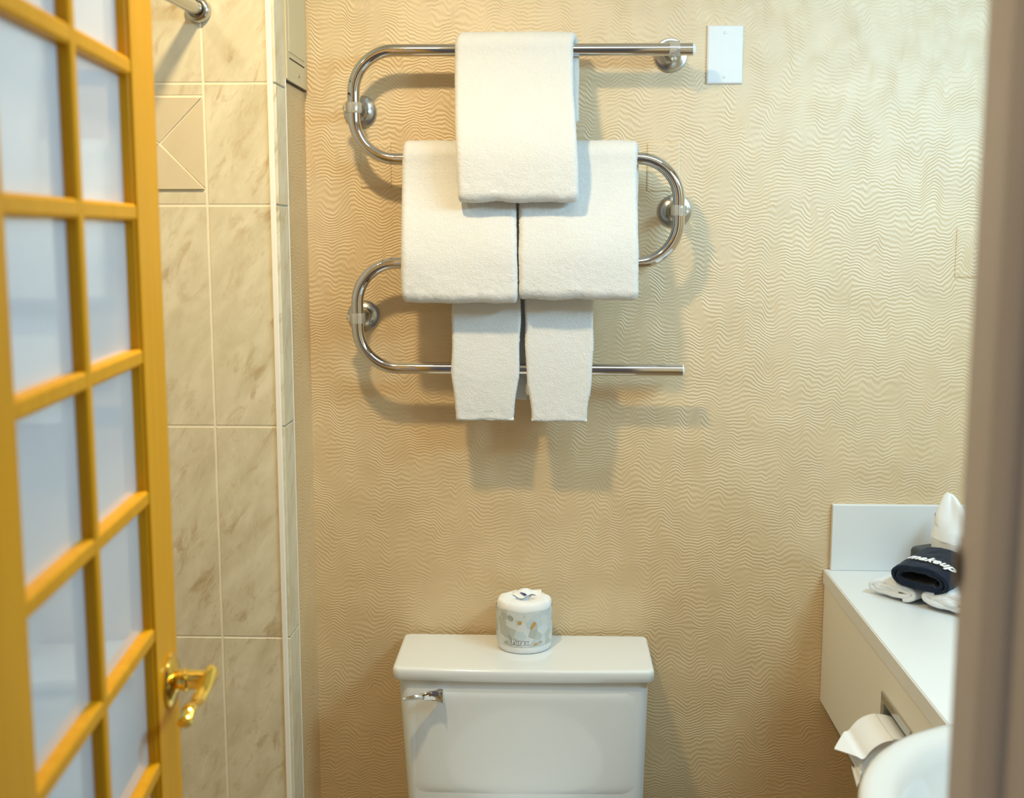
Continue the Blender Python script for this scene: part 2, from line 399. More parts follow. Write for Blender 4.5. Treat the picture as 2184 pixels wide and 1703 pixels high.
for (x, z, horiz) in ((xl, 1.781, False), (0.2265, z1b-0.001, True), (xr, 1.586, False), (xl, 1.377, False)):
    o0 = Vector((x, 0, z))-Vector(tw.location)
    Mx = axisM(o0, (0,-1,0))
    prof = [(0.0325, 0.0), (0.0330, 0.003), (0.0315, 0.0055), (0.0290, 0.0060), (0.0275, 0.0062), (0.0220, 0.0085), (0.0160, 0.011), (0.0130, 0.016), (0.0105, 0.024), (0.0095, 0.040), (0.0092, 0.066)]
    fl = obj('wall_flange', add_lathe(bmesh.new(), prof, Mx, 48), M['satin'], tw)
    d = (1,0,0) if horiz else (0,0,1)
    Mc = axisM(Vector((x, YB, z))-Vector(tw.location), d)
    hw = 0.0098
    prof = [(0.0119, -hw), (0.0150, -hw), (0.0155, -hw+0.001), (0.0155, hw-0.001), (0.0150, hw), (0.0119, hw)]
    bm = add_lathe(bmesh.new(), prof, Mc, 36, cap=False)
    lug = add_lathe(bm, [(0.006, 0.0), (0.006, 0.019), (0.004, 0.021)], axisM(o0+Vector((0, YB, 0)), (-1,0,0) if (x < 0) else ((0,0,-1) if horiz else (1,0,0))), 20)
    obj('clamp_ring', bm, M['clear'], tw)

# ------------------------------------------------------------------ towels
def nz(p, s): return mn.noise(Vector(p)*s)
def add_fuzz(V, F, prob, L, seed, rs=None):
    """short terry fibres as thin triangles of the same mesh"""
    rng = np.random.default_rng(seed); V = np.asarray(V); F = np.asarray(F)
    a, b, c, d = V[F[:,0]], V[F[:,1]], V[F[:,2]], V[F[:,3]]
    n = np.cross(c-a, d-b); ln = np.linalg.norm(n, axis=1, keepdims=True); n = n/np.maximum(ln, 1e-12)
    pick = rng.random(len(F)) < prob
    a, b, c, d, n = a[pick], b[pick], c[pick], d[pick], n[pick]; k = len(a)
    u, v = rng.random((k,1)), rng.random((k,1))
    p = (a*(1-u)+b*u)*(1-v)+(d*(1-u)+c*u)*v
    dr = n+rng.normal(0, 0.55, (k,3))+np.array([0,0,-0.15]); dr /= np.linalg.norm(dr, axis=1, keepdims=True)
    t = np.cross(dr, rng.normal(0,1,(k,3))); t /= np.linalg.norm(t, axis=1, keepdims=True)
    LL = L*(0.5+rng.random((k,1))); wd = 0.00028
    return np.concatenate([p-t*wd-n*0.0003, p+t*wd-n*0.0003, p+dr*LL], axis=1).reshape(-1, 3), k
def quads_mesh(name, V, F, tris=None):
    V = np.asarray(V, dtype=np.float32); F = np.asarray(F, dtype=np.int32); nq = len(F)
    if tris is not None:
        T, k = tris; off = len(V); V = np.vstack([V, T.astype(np.float32)])
        TI = (np.arange(3*k, dtype=np.int32)+off)
        loops = np.concatenate([F.ravel(), TI]); starts = np.concatenate([np.arange(nq)*4, nq*4+np.arange(k)*3]).astype(np.int32)
    else: loops = F.ravel(); starts = (np.arange(nq)*4).astype(np.int32)
    me = bpy.data.meshes.new(name); me.vertices.add(len(V)); me.vertices.foreach_set('co', V.ravel())
    me.loops.add(len(loops)); me.loops.foreach_set('vertex_index', loops)
    me.polygons.add(len(starts)); me.polygons.foreach_set('loop_start', starts)
    me.update(calc_edges=True); me.validate(); return me
def towel_mesh(name, path, ds=0.0025, seed=0, hem=False, fuzz=0.55, fine=0.0007):
    """path(s 0..1) -> (centre y, centre z, x left, x right, thickness); slab swept along it"""
    S = 400
    raw = [path(i/S) for i in range(S+1)]
    P = np.array([(r[0], r[1]) for r in raw]); dl = np.hypot(*np.diff(P, axis=0).T); L = dl.sum()
    n = int(L/ds)+1; cum = np.concatenate([[0], np.cumsum(dl)])/L
    tt = np.linspace(0, 1, n); sv = np.interp(tt, cum, np.linspace(0, 1, S+1))
    rings = []; off = seed*7.31
    st = []
    for i in range(n): st.append(path(sv[i]))
    # end roundings
    wmax = max(s[3]-s[2] for s in st); m = int(wmax/ds)
    rcap = 6
    uu = np.concatenate([-np.cos(np.linspace(0, math.pi/2, rcap))*0.0-1+0*np.linspace(0,1,rcap), []])
    V = []
    for i in range(n):
        y, z, xl_, xr_, th = st[i]
        y0, z0 = st[max(i-1, 0)][:2]; y1, z1 = st[min(i+1, n-1)][:2]
        tv = Vector((0, y1-y0, z1-z0)).normalized(); nv = Vector((0, -tv.z, tv.y))      # outward normal = left of the path
        e = min(i, n-1-i)*ds; re = (0.004 if hem else th*0.5)
        f = math.sqrt(max(0.0, 1-(1-min(e/re, 1.0))**2)) if re > 0 else 1
        f = max(f, 0.04)
        h = th/2*f; r = min(h, 0.010)
        ring = []
        ctr = (xl_+xr_)/2; hw = (xr_-xl_)/2-(0.0 if hem else (1-f)*0.007)
        us = np.linspace(-(hw-r), hw-r, m+1)
        for u in us: ring.append((u, h))
        for k in range(1, 5):
            a = math.pi/2*(1-k/5); ring.append((hw-r+r*math.cos(a), (h-r)+r*math.sin(a)))
        for k in range(0, 5):
            a = -math.pi/2*k/5; ring.append((hw-r+r*math.cos(a), -(h-r)+r*math.sin(a)))
        for u in us[::-1]: ring.append((u, -h))
        for k in range(1, 5):
            a = -math.pi/2-math.pi/2*k/5; ring.append((-(hw-r)+r*math.cos(a), -(h-r)+r*math.sin(a)))
        for k in range(0, 5):
            a = math.pi-math.pi/2*k/5; ring.append((-(hw-r)+r*math.cos(a), (h-r)+r*math.sin(a)))
        for (u, q) in ring:
            b = Vector((ctr+u, y+nv.y*q, z+nv.z*q))
            pz = Vector((b.x*1.0+off, b.y*0.6, b.z))
            low = mn.noise(pz*9)*0.0035+mn.noise(pz*28+Vector((3,1,2)))*0.0007
            mid = mn.noise(pz*95)*(0.0003+0.0007*max(0, 1-min(i, n-1-i)*ds/0.06))
            fn = mn.noise((b+Vector((off,0,0)))*430)*fine
            side = 1 if q > 0 else -1
            d = nv*side*(low*min(1, h/0.008)*0.8+mid+fn)
            edge = abs(u)/hw
            if edge > 0.9: d += Vector((1 if u > 0 else -1, 0, 0))*(mn.noise(Vector((off+9, 0, b.z))*20)*0.0022+fn*1.5)*((edge-0.9)/0.1)
            if min(i, n-1-i)*ds < 0.02: d += Vector((0, 0, 1))*mn.noise(Vector((b.x+off, 5, 0))*22)*0.004
            V.append(b+d)
    k = len(V)//n; F = []
    idx = np.arange(n*k).reshape(n, k)
    a = idx[:-1]; b = idx[1:]
    F = np.stack([a, np.roll(a, -1, 1), np.roll(b, -1, 1), b], axis=-1).reshape(-1, 4)
    # caps: zip the ring across (top row to bottom row)
    capF = []
    for ri, flip in ((0, True), (n-1, False)):
        r = idx[ri]
        lo, hi = 0, k-1
        seq = []
        # walk two pointers from the left side
        A_ = list(range(0, k//2)); B_ = list(range(k-1, k//2-1, -1))
        for q in range(min(len(A_), len(B_))-1):
            f = (r[A_[q]], r[A_[q+1]], r[B_[q+1]], r[B_[q]])
            capF.append(f if not flip else f[::-1])
    F = np.vstack([F[:, ::-1], np.array(capF)[:, ::-1]])
    V = np.array([tuple(v) for v in V])
    tr = add_fuzz(V, F, fuzz, 0.0016, seed) if fuzz > 0 else None
    return quads_mesh(name, V, F, tr)
def lerp(a, b, t): return a+(b-a)*t
def sm(t): t = max(0, min(1, t)); return t*t*(3-2*t)
def drape(zb, zf, zr, tt, tf_top, tf_bot, x_top, x_bot, yf_bot, y_start=None, peek=0.012, tr=0.016, kick=0.0, back_y=None):
    """zb bar height, zf front bottom, zr rear bottom; x_top/x_bot = (left, right) of front panel"""
    rc = RB+tt/2+0.0005; arcL = math.pi*rc; fl = (zb-zf); bl = (zb-zr); tot = fl+arcL+bl
    def path(s):
        d = s*tot
        if d < fl:                       # rising front panel from the bottom
            k = d/fl; z = zf+d
            q = sm((1-k)*1.35)
            y = lerp(YB-rc, yf_bot, q)
            th = lerp(tf_top, tf_bot, sm((1-k)*1.2)) if k < 0.9 else lerp(tf_top, tt, (k-0.9)/0.1)
            xl_ = lerp(x_bot[0], x_top[0], sm(k*1.1)); xr_ = lerp(x_bot[1], x_top[1], sm(k*1.1))
            if kick: 
                c = (1-sm(k*3.2))*kick; xl_ += c; xr_ -= c
            return y, z, xl_, xr_, th
        d -= fl
        if d < arcL:
            a = d/rc; return YB-rc*math.cos(a), zb+rc*math.sin(a), lerp(x_top[0], x_top[0]+peek, sm(d/arcL)), lerp(x_top[1], x_top[1]+peek, sm(d/arcL)), tt
        d -= arcL; k = d/bl
        return YB+rc-0.004*k, zb-d, x_top[0]+peek, x_top[1]+peek, lerp(tt, tr, k)
    return path
def towel(name, label, cat, path, seed, group, hem=False):
    me = towel_mesh(name, path, seed=seed, hem=hem)
    o = obj(name, me, M['terry'], angle=None); tag(o, label, cat, group); return o
G1 = 'white towels hanging on the towel warmer'
def X(px_, py_, Y): return float(atY(px_, py_, Y)[0])
def Z(px_, py_, Y): return float(atY(px_, py_, Y)[2])
# top towel
towel('bath_towel', 'folded white bath towel on the top bar, highest of the towels', 'towel',
      drape(z1b, Z(1100, 432, -0.165), 1.752, 0.020, 0.022, 0.036, (X(969,150,-0.115), X(1223,150,-0.115)), (X(975,420,-0.185), X(1235,420,-0.185)), -0.163), 1, G1)
towel('bath_towel', 'thick white bath towel on the second bar, left of the vertical seam', 'towel',
      drape(z2b, Z(960, 646, -0.135), 1.545, 0.022, 0.024, 0.040, (X(858,400,-0.115), X(1101,400,-0.115)), (X(857,640,-0.16), X(1104,640,-0.16)), -0.146, peek=0.001), 2, G1)
towel('bath_towel', 'thick white bath towel on the second bar, right of the vertical seam', 'towel',
      drape(z2b, Z(1240, 639, -0.135), 1.545, 0.022, 0.024, 0.040, (X(1107,400,-0.115), X(1359,400,-0.115)), (X(1107,630,-0.16), X(1362,630,-0.16)), -0.146, peek=0.006), 3, G1)
# hand towels on the third bar
towel('hand_towel', 'narrow white hand towel hanging below the bath towels, left one of the pair', 'towel',
      drape(z3b, Z(1035, 897, -0.105), 1.215, 0.010, 0.012, 0.012, (X(963,680,-0.11), X(1112,680,-0.11)), (X(964,860,-0.11), X(1104,860,-0.11)), -0.106, peek=0.010, tr=0.010, kick=0.008), 4, G1, hem=True)
towel('hand_towel', 'narrow white hand towel hanging below the bath towels, right one of the pair', 'towel',
      drape(z3b, Z(1195, 900, -0.105), 1.222, 0.010, 0.012, 0.012, (X(1118,680,-0.11), X(1267,680,-0.11)), (X(1124,860,-0.11), X(1262,860,-0.11)), -0.106, peek=-0.004, tr=0.010, kick=0.010), 5, G1, hem=True)
for (xa, xb, z) in ((X(975,895,-0.11), X(1096,895,-0.11), Z(1035,895,-0.11)), (X(1134,899,-0.11), X(1252,899,-0.11), Z(1195,898,-0.11))):
    par = [o for o in bpy.data.objects if o.name.startswith('hand_towel')][0 if xa < -0.1 else 1]
    bm = tube_bm([(lerp(xa, xb, i/20), -0.1085, z+0.001+0.0008*math.sin(i*0.9)) for i in range(21)], 0.0026, 10)
    h = obj('hem', bm, M['terry2'], par)

# ------------------------------------------------------------------ toilet
tl = empty('toilet', (-0.055, -0.12, 0.0)); tag(tl, 'white porcelain toilet with lidded tank against the papered wall', 'toilet')
def off(o, root): o.matrix_parent_inverse = Matrix.Translation(-Vector(root.location)); return o
ZL = 0.711
# tank
rings = []
for k in range(25):
    z = lerp(0.360, 0.688, k/24); q = (z-0.45)/(0.684-0.45)
    x0 = lerp(-0.2845, -0.298, q); x1 = lerp(0.1825, 0.188, q); ins = 0.012*max(0, 1-(z-0.36)/0.012)**2
    rings.append(rrect(x0+ins, x1-ins, -0.205+0.010*(1-q)*0.4+ins, -0.022, z, 0.022, 8, 0.010, 0.012))
tank = off(obj('tank', loft(rings), M['porcelain'], tl, angle=35), tl)
# raised front panel
def panel():
    bm = bmesh.new(); R = []
    n = 26; m = 30
    x0, x1, za, zb_ = -0.268, 0.168, 0.452, 0.668
    xm, hw = -0.055, 0.243
    def yface(x, z): 
        q = (z-0.45)/(0.684-0.45)
        return -0.205+0.004*(1-q)-0.010*(1-((x-xm)/hw)**2)
    grid = []
    for j in range(n+1):
        row = []
        for i in range(m+1):
            u, v = i/m, j/n; x = lerp(x0, x1, u); z = lerp(za, zb_, v)
            du = min(u, 1-u)*(x1-x0); dv = min(v, 1-v)*(zb_-za)
            r = 0.03
            if du < r and dv < r: dist = r-math.hypot(r-du, r-dv)
            else: dist = min(du, dv)
            hgt = 0.0026*sm(dist/0.014)-0.0008*(1-sm(dist/0.003))
            row.append(bm.verts.new((x, yface(x, z)-hgt+0.0006, z)))
        grid.append(row)
    for j in range(n):
        for i in range(m): bm.faces.new((grid[j][i], grid[j][i+1], grid[j+1][i+1], grid[j+1][i]))
    return bm
off(obj('tank_face', panel(), M['porcelain'], tl, angle=80), tl)
# lid
rings = []
for (ins, z) in ((0.010, 0.6870), (0.0015, 0.6870), (0.0, 0.6885), (0.0, 0.7040), (0.0008, 0.7070), (0.0022, 0.7096), (0.0045, 0.7107), (0.009, 0.711)):
    rings.append(rrect(-0.3085+ins, 0.1985-ins, -0.213+ins, -0.012-ins*0.4, z, 0.016-min(ins, 0.01)*0.5, 8, 0.009, 0.01))
lid = off(obj('tank_lid', loft(rings), M['porcelain'], tl, angle=60), tl)
# flush lever
rings = []
for (x, yc, zc, hy, hz, tw_) in ((-0.2075, -0.232, 0.6615, 0.007, 0.0138, 0), (-0.2120, -0.229, 0.6620, 0.005, 0.0125, 0), (-0.222, -0.2295, 0.6625, 0.004, 0.0095, 0), (-0.233, -0.232, 0.6630, 0.004, 0.0085, 0.15), (-0.243, -0.236, 0.6635, 0.004, 0.0078, 0.5), (-0.252, -0.242, 0.6655, 0.0038, 0.0085, 0.95), (-0.266, -0.248, 0.6650, 0.0034, 0.0110, 1.05), (-0.2805, -0.253, 0.6640, 0.0026, 0.0120, 1.10)):
    ring = []
    for (a, b) in ((-1,-0.7), (-1,0.7), (-0.6,1), (0.6,1), (1,0.7), (1,-0.7), (0.6,-1), (-0.6,-1)):
        ly, lz = a*hy, b*hz; c, s = math.cos(tw_), math.sin(tw_)
        ring.append((x, yc+ly*c-lz*s, zc+ly*s+lz*c))
    rings.append(ring)
bm = loft(rings)
add_lathe(bm, [(0.008, 0.0), (0.008, 0.018)], axisM((-0.216, -0.2100, 0.6620), (0,-1,0)), 24)
off(obj('flush_lever', bm, M['chrome'], tl, angle=30), tl)
# bowl, seat, foot (below the frame but part of the thing)
rings = []
for (z, a, b, yc) in ((0.0, 0.11, 0.22, -0.32), (0.06, 0.10, 0.20, -0.32), (0.18, 0.10, 0.19, -0.33), (0.28, 0.15, 0.22, -0.38), (0.36, 0.185, 0.25, -0.42), (0.385, 0.19, 0.255, -0.425)):
    rings.append([(-0.055+a*math.cos(t*math.pi/20), yc+b*math.sin(t*math.pi/20), z) for t in range(40)])
off(obj('bowl', loft(rings), M['porcelain'], tl), tl)
rings = []
for (z, a, b) in ((0.387, 0.188, 0.235), (0.40, 0.195, 0.24), (0.422, 0.19, 0.235), (0.428, 0.17, 0.215)):
    rings.append([(-0.055+a*math.cos(t*math.pi/20), -0.455+b*math.sin(t*math.pi/20), z) for t in range(40)])
off(obj('seat_lid', loft(rings), M['plastic'], tl), tl)
bm = loft([rrect(-0.16, 0.05, -0.25, -0.03, z, 0.03) for z in (0.20, 0.362)])
off(obj('tank_shelf', bm, M['porcelain'], tl), tl)

# ------------------------------------------------------------------ wrapped toilet roll on the tank
def wrapped_roll():
    cx, cy, cz = -0.0555, -0.0785, ZL
    r0 = empty('wrapped_toilet_roll', (cx, cy, cz)); tag(r0, 'paper-wrapped toilet roll standing on the tank lid', 'toilet roll')
    R0, H = 0.0555, 0.103
    bm = bmesh.new(); prof = [(0.046, 0.0), (0.0525, 0.0015), (0.0545, 0.006), (R0, 0.018), (R0+0.0005, 0.055), (R0, 0.090), (0.054, 0.0985), (0.050, 0.1020), (0.040, 0.1032), (0.028, 0.1025), (0.018, 0.1000), (0.0165, 0.093), (0.012, 0.089), (0.0001, 0.088)]
    n = 96; rings = []
    for (r, h) in prof:
        ring = []
        for i in range(n):
            a = 2*math.pi*i/n
            k = 1+0.010*mn.noise(Vector((math.cos(a)*3, math.sin(a)*3, h*40)))*(1 if r > 0.03 else 3)
            hh = h+(0.0018*mn.noise(Vector((math.cos(a)*5, math.sin(a)*5, r*90)))+0.0012*mn.noise(Vector((math.cos(a)*14, math.sin(a)*14, r*30))) if h > 0.085 else 0)
            ring.append((r*k*math.cos(a), r*k*math.sin(a), hh))
        rings.append(ring)
    obj('wrapper', loft(rings), M['paper'], r0, angle=60)
    # printed band
    band = mat('printed_band', (0.6,0.66,0.68), 0.45); t = NT(band); P, x, y, z = t.objc()
    vo = t.new('ShaderNodeTexVoronoi'); vo.inputs['Scale'].default_value = 62.0; t.l.new(P, vo.inputs['Vector'])
    wn = t.new('ShaderNodeSeparateColor'); t.l.new(vo.outputs['Color'], wn.inputs[0])
    c = t.ramp(wn.outputs[0], [(0.0, (0.44,0.47,0.44)), (0.35, (0.62,0.67,0.67)), (0.6, (0.66,0.72,0.76)), (0.8, (0.50,0.60,0.66)), (1.0, (0.72,0.74,0.74))])
    t.base(c)
    def cyl(a0, a1, z0f, z1f, rr_, na=48, nz_=6):
        bm = bmesh.new(); g_ = []
        for j in range(nz_+1):
            row = []
            for i in range(na+1):
                u = i/na; a = lerp(a0, a1, u); z = lerp(z0f(u), z1f(u), j/nz_)
                row.append(bm.verts.new((rr_*math.cos(a), rr_*math.sin(a), z)))
            g_.append(row)
        for j in range(nz_):
            for i in range(na): bm.faces.new((g_[j][i], g_[j][i+1], g_[j+1][i+1], g_[j+1][i]))
        return bm
    RR = R0+0.0010
    bd = obj('printed_band', cyl(0, 2*math.pi, lambda u: 0.0165, lambda u: 0.0885+0.001*math.sin(u*40), RR, 120), band, r0)
    def blob(ang, z, w, h, rot, m, name='printed_motif', sq=False):
        bm = bmesh.new(); vs = []
        N = 20
        for i in range(N):
            t_ = 2*math.pi*i/N; ex = math.copysign(abs(math.cos(t_))**0.7, math.cos(t_))*w/2; ez_ = math.copysign(abs(math.sin(t_))**0.7, math.sin(t_))*h/2
            ex *= 1+0.35*math.sin(t_) if sq else 1
            xx = ex*math.cos(rot)-ez_*math.sin(rot); zz = ex*math.sin(rot)+ez_*math.cos(rot)
            a = math.radians(ang)+xx/RR; vs.append(bm.verts.new(((RR+0.0004)*math.cos(a), (RR+0.0004)*math.sin(a), z+zz)))
        bm.faces.new(vs); return obj(name, bm, m, bd, smooth=False)
    blob(-71, 0.060, 0.007, 0.017, -0.6, M['gold_ink'], sq=True)
    blob(-98, 0.066, 0.008, 0.007, 0.2, M['gold_ink'])
    blob(-60, 0.0225, 0.020, 0.004, 0.28, M['gold_ink'])
    blob(-118, 0.074, 0.014, 0.010, -0.4, M['grey_ink'])
    blob(-116, 0.030, 0.024, 0.006, -0.9, M['grey_ink'])
    blob(-122, 0.022, 0.022, 0.006, 0.0, M['grey_ink'])
    # lettering
    for (offs, ex_, m, rad, nm) in ((0.05, 0, M['navy_ink'], RR+0.0006, 'lettering_outline'), (0.015, 0, M['white_ink'], RR+0.0010, 'lettering')):
        cu = bpy.data.curves.new('txt', 'FONT'); cu.body = 'Purex'; cu.size = 0.0142; cu.offset = offs*0.015; cu.resolution_u = 3
        cu.align_x = 'CENTER'; cu.space_character = 1.02
        to = bpy.data.objects.new('txt', cu); COL.objects.link(to); dg = bpy.context.evaluated_depsgraph_get(); dg.update()
        me = bpy.data.meshes.new_from_object(to.evaluated_get(dg)); bpy.data.objects.remove(to)
        for v in me.vertices:
            a = math.radians(-97.5)+v.co.x/rad; zz = 0.0215+v.co.y
            v.co = Vector((rad*math.cos(a), rad*math.sin(a), zz))
        obj(nm, me, m, bd, smooth=False)
    # twisted flap of wrapper at the top
    bm = bmesh.new(); g_ = []
    for j in range(7):
        row = []
        for i in range(15):
            u, v = i/14-0.5, j/6
            row.append(bm.verts.new((0.005+u*0.058, 0.006+0.022*v+0.006*math.sin(u*7), 0.1022+0.010*v+0.003*math.sin(u*9+v*3)-abs(u)*0.010*v)))
        g_.append(row)
    for j in range(6):
        for i in range(14): bm.faces.new((g_[j][i], g_[j][i+1], g_[j+1][i+1], g_[j+1][i]))
    fo = obj('top_flap', bm, M['paper'], r0, angle=60)
    sol = fo.modifiers.new('s', 'SOLIDIFY'); sol.thickness = 0.0005
    bm = bmesh.new(); vs = [bm.verts.new(p) for p in ((-0.010, 0.013, 0.1075), (-0.002, 0.015, 0.1080), (0.006, 0.004, 0.1050), (0.000, 0.003, 0.1045))]
    bm.faces.new(vs); obj('printed_motif', bm, M['navy_ink'], r0, smooth=False)
wrapped_roll()

# ------------------------------------------------------------------ vanity: cabinet apron, countertop, basin
BX, BY, BA, BBr = 0.630, -1.120, 0.268, 0.315
def notch_poly(xf, yend, rx, ry):
    """outline of the slab seen from above, with the basin's arc cut out of the front edge"""
    pts = [(xf, -0.002), (XR-0.001, -0.002), (XR-0.001, yend), (xf, yend)]
    dx = (xf-BX)/rx; dy = math.sqrt(max(0, 1-dx*dx))
    a1 = math.atan2(-dy, dx); a2 = math.atan2(dy, dx)      # a1 lower (near), a2 far
    arcp = []
    aa1 = a1 % (2*math.pi); aa2 = a2 % (2*math.pi)
    # go through the right-hand side (angle 0)
    st, en = a1, a2
    n = 40
    for i in range(n+1):
        a = st+(en-st)*i/n
        arcp.append((BX+rx*math.cos(a), BY+ry*math.sin(a)))
    return pts+arcp
def prism(poly, z0, z1, bev=0):
    bm = bmesh.new(); a = [bm.verts.new((x, y, z0)) for x, y in poly]; b = [bm.verts.new((x, y, z1)) for x, y in poly]
    n = len(poly); bm.faces.new(a[::-1]); top = bm.faces.new(b)
    for i in range(n): bm.faces.new((a[i], a[(i+1)%n], b[(i+1)%n], b[i]))
    if bev:
        bmesh.ops.bevel(bm, geom=list(top.edges), offset=bev, segments=3, affect='EDGES')
    return bm
ct = empty('countertop', (0.88, -0.78, 0.826)); tag(ct, 'white laminate vanity countertop with upstand at the back wall', 'countertop')
off(obj('slab', prism(notch_poly(0.560, -1.6, BA-0.020, BBr-0.020), 0.826, 0.856, 0.002), M['laminate'], ct, angle=30), ct)
off(obj('backsplash', box(0.572, XR-0.002, -0.014, -0.001, 0.856, 0.994, 0.0015), M['laminate'], ct, smooth=False), ct)
vc = empty('vanity_cabinet', (0.88, -0.78, 0.573)); tag(vc, 'cream laminate vanity apron hung under the white countertop', 'cabinet')
# apron front panel with a cut-out for the paper holder
hy0, hy1, hz0, hz1 = -0.606, -0.472, 0.628, 0.757
bm = bmesh.new(); xa, xb = 0.563, 0.581
for (ya, yb_, za, zb_) in ((hy1, -0.002, 0.573, 0.8235), (-0.80, hy0, 0.573, 0.8235), (hy0, hy1, 0.573, hz0), (hy0, hy1, hz1, 0.8235)):
    add_box(bm, xa, xb, ya, yb_, za, zb_)
bmesh.ops.remove_doubles(bm, verts=bm.verts, dist=1e-5)
off(obj('front_panel', bm, M['cream'], vc, smooth=False), vc)
off(obj('underside', box(0.581, XR-0.001, -0.80, -0.002, 0.573, 0.590), M['cream'], vc, smooth=False), vc)
# basin
bs = empty('basin', (BX, BY, 0.70)); tag(bs, 'round white semi-recessed basin projecting from the countertop', 'basin')
def ell(a, b, z, n=96): return [(BX+a*math.cos(2*math.pi*i/n), BY+b*math.sin(2*math.pi*i/n), z) for i in range(n)]
rg = [ell(0.08, 0.09, 0.715), ell(0.14, 0.17, 0.722), ell(0.20, 0.24, 0.752), ell(0.232, 0.275, 0.80), ell(0.245, 0.290, 0.840),
      ell(BA-0.006, BBr-0.006, 0.851), ell(BA, BBr, 0.860), ell(BA-0.001, BBr-0.001, 0.866), ell(BA-0.006, BBr-0.006, 0.871), ell(BA-0.016, BBr-0.016, 0.873), ell(BA-0.038, BBr-0.038, 0.872), ell(BA-0.050, BBr-0.050, 0.866),
      ell(BA-0.060, BBr-0.060, 0.850), ell(0.190, 0.235, 0.82), ell(0.155, 0.190, 0.785), ell(0.10, 0.12, 0.760), ell(0.04, 0.05, 0.748), ell(0.018, 0.018, 0.746)]
off(obj('bowl', loft(rg), M['ceramic'], bs, angle=75), bs)
off(obj('drain', add_lathe(bmesh.new(), [(0.020, 0.746), (0.022, 0.748), (0.016, 0.750), (0.006, 0.752)], Matrix.Translation((BX, BY, 0.0)), 32), M['chrome'], bs), bs)

# paper holder
ph = empty('toilet_paper_holder', (0.563, -0.54, 0.70)); tag(ph, 'brushed metal recessed toilet paper holder in the vanity apron', 'paper holder')
bm = bmesh.new(); e = 0.016
for (ya, yb_, za, zb_) in ((hy0-e, hy1+e, hz1, hz1+e), (hy0-e, hy1+e, hz0-e, hz0), (hy0-e, hy0, hz0, hz1), (hy1, hy1+e, hz0, hz1)):
    add_box(bm, 0.5595, 0.5632, ya, yb_, za, zb_, 0.0008, 1)
off(obj('frame', bm, M['satin'], ph, smooth=False), ph)
bm = bmesh.new()
add_box(bm, 0.563, 0.640, hy1-0.0015, hy1, hz0, hz1); add_box(bm, 0.563, 0.640, hy0, hy0+0.0015, hz0, hz1)
add_box(bm, 0.563, 0.640, hy0, hy1, hz1-0.0015, hz1); add_box(bm, 0.563, 0.640, hy0, hy1, hz0, hz0+0.0015); add_box(bm, 0.6385, 0.640, hy0, hy1, hz0, hz1)
off(obj('recess', bm, M['satin'], ph, smooth=False), ph)
bm = loft([[(0.565+dx, y_, 0.735+dz) for dx, dz in ((-0.012,-0.03), (-0.016,0.0), (-0.010,0.012), (0.006,0.014), (0.01,0.0), (0.006,-0.03))] for y_ in (hy0+0.003, hy0+0.010)])
off(obj('arm', bm, M['plastic'], ph), ph)
tag(ph, None)
# loose paper roll in it
tp = empty('toilet_paper_roll', (0.548, -0.536, 0.693)); tag(tp, 'white toilet paper roll with a pointed folded end in the apron holder', 'toilet roll')
RT = 0.0515
bm = add_lathe(bmesh.new(), [(0.02, -0.050), (RT-0.001, -0.050), (RT, -0.049), (RT, 0.049), (RT-0.001, 0.050), (0.02, 0.050), (0.02, -0.050)], axisM((0,0,0), (0,1,0)), 64, cap=False)
obj('roll', bm, M['paper'], tp, angle=40)
bm = bmesh.new(); g_ = []; na, nb = 24, 36
for i in range(na+1):
    u = i/na; yy = lerp(0.050, -0.058, u)
    tri = 1-abs(u-0.36)/(0.64 if u > 0.36 else 0.36)
    row = []
    Lmax = 0.064+0.040*tri
    for j in range(nb+1):
        d = Lmax*j/nb
        if d < 0.050:
            a = math.radians(95)+d/(RT+0.0012); p = ((RT+0.0012)*math.cos(a), (RT+0.0012)*math.sin(a))
        else:
            a = math.radians(95)+0.050/(RT+0.0012); q = d-0.050
            tx, tz = -math.sin(a), math.cos(a)
            p = ((RT+0.0012)*math.cos(a)+tx*q-0.16*q*sm(q/0.02), (RT+0.0012)*math.sin(a)+tz*q+0.52*q*sm(q/0.02)-1.0*q*q)
        row.append(bm.verts.new((p[0], yy, p[1])))
    g_.append(row)
for i in range(na):
    for j in range(nb): bm.faces.new((g_[i][j], g_[i+1][j], g_[i+1][j+1], g_[i][j+1]))
o = obj('folded_end', bm, M['paper'], tp, angle=None); s_ = o.modifiers.new('s', 'SOLIDIFY'); s_.thickness = 0.0012
bm = bmesh.new(); g_ = []
for i in range(9):
    u = i/8; row = []
    for j in range(9):
        v = j/8; row.append(bm.verts.new((-0.052-0.006*v, lerp(-0.015, -0.052, u), -0.005-0.030*v*(0.4+0.6*u)-0.004*math.sin(v*5))))
    g_.append(row)
for i in range(8):
    for j in range(8): bm.faces.new((g_[i][j], g_[i+1][j], g_[i+1][j+1], g_[i][j+1]))
o = obj('under_sheet', bm, M['paper'], tp, angle=None); s_ = o.modifiers.new('s', 'SOLIDIFY'); s_.thickness = 0.0010

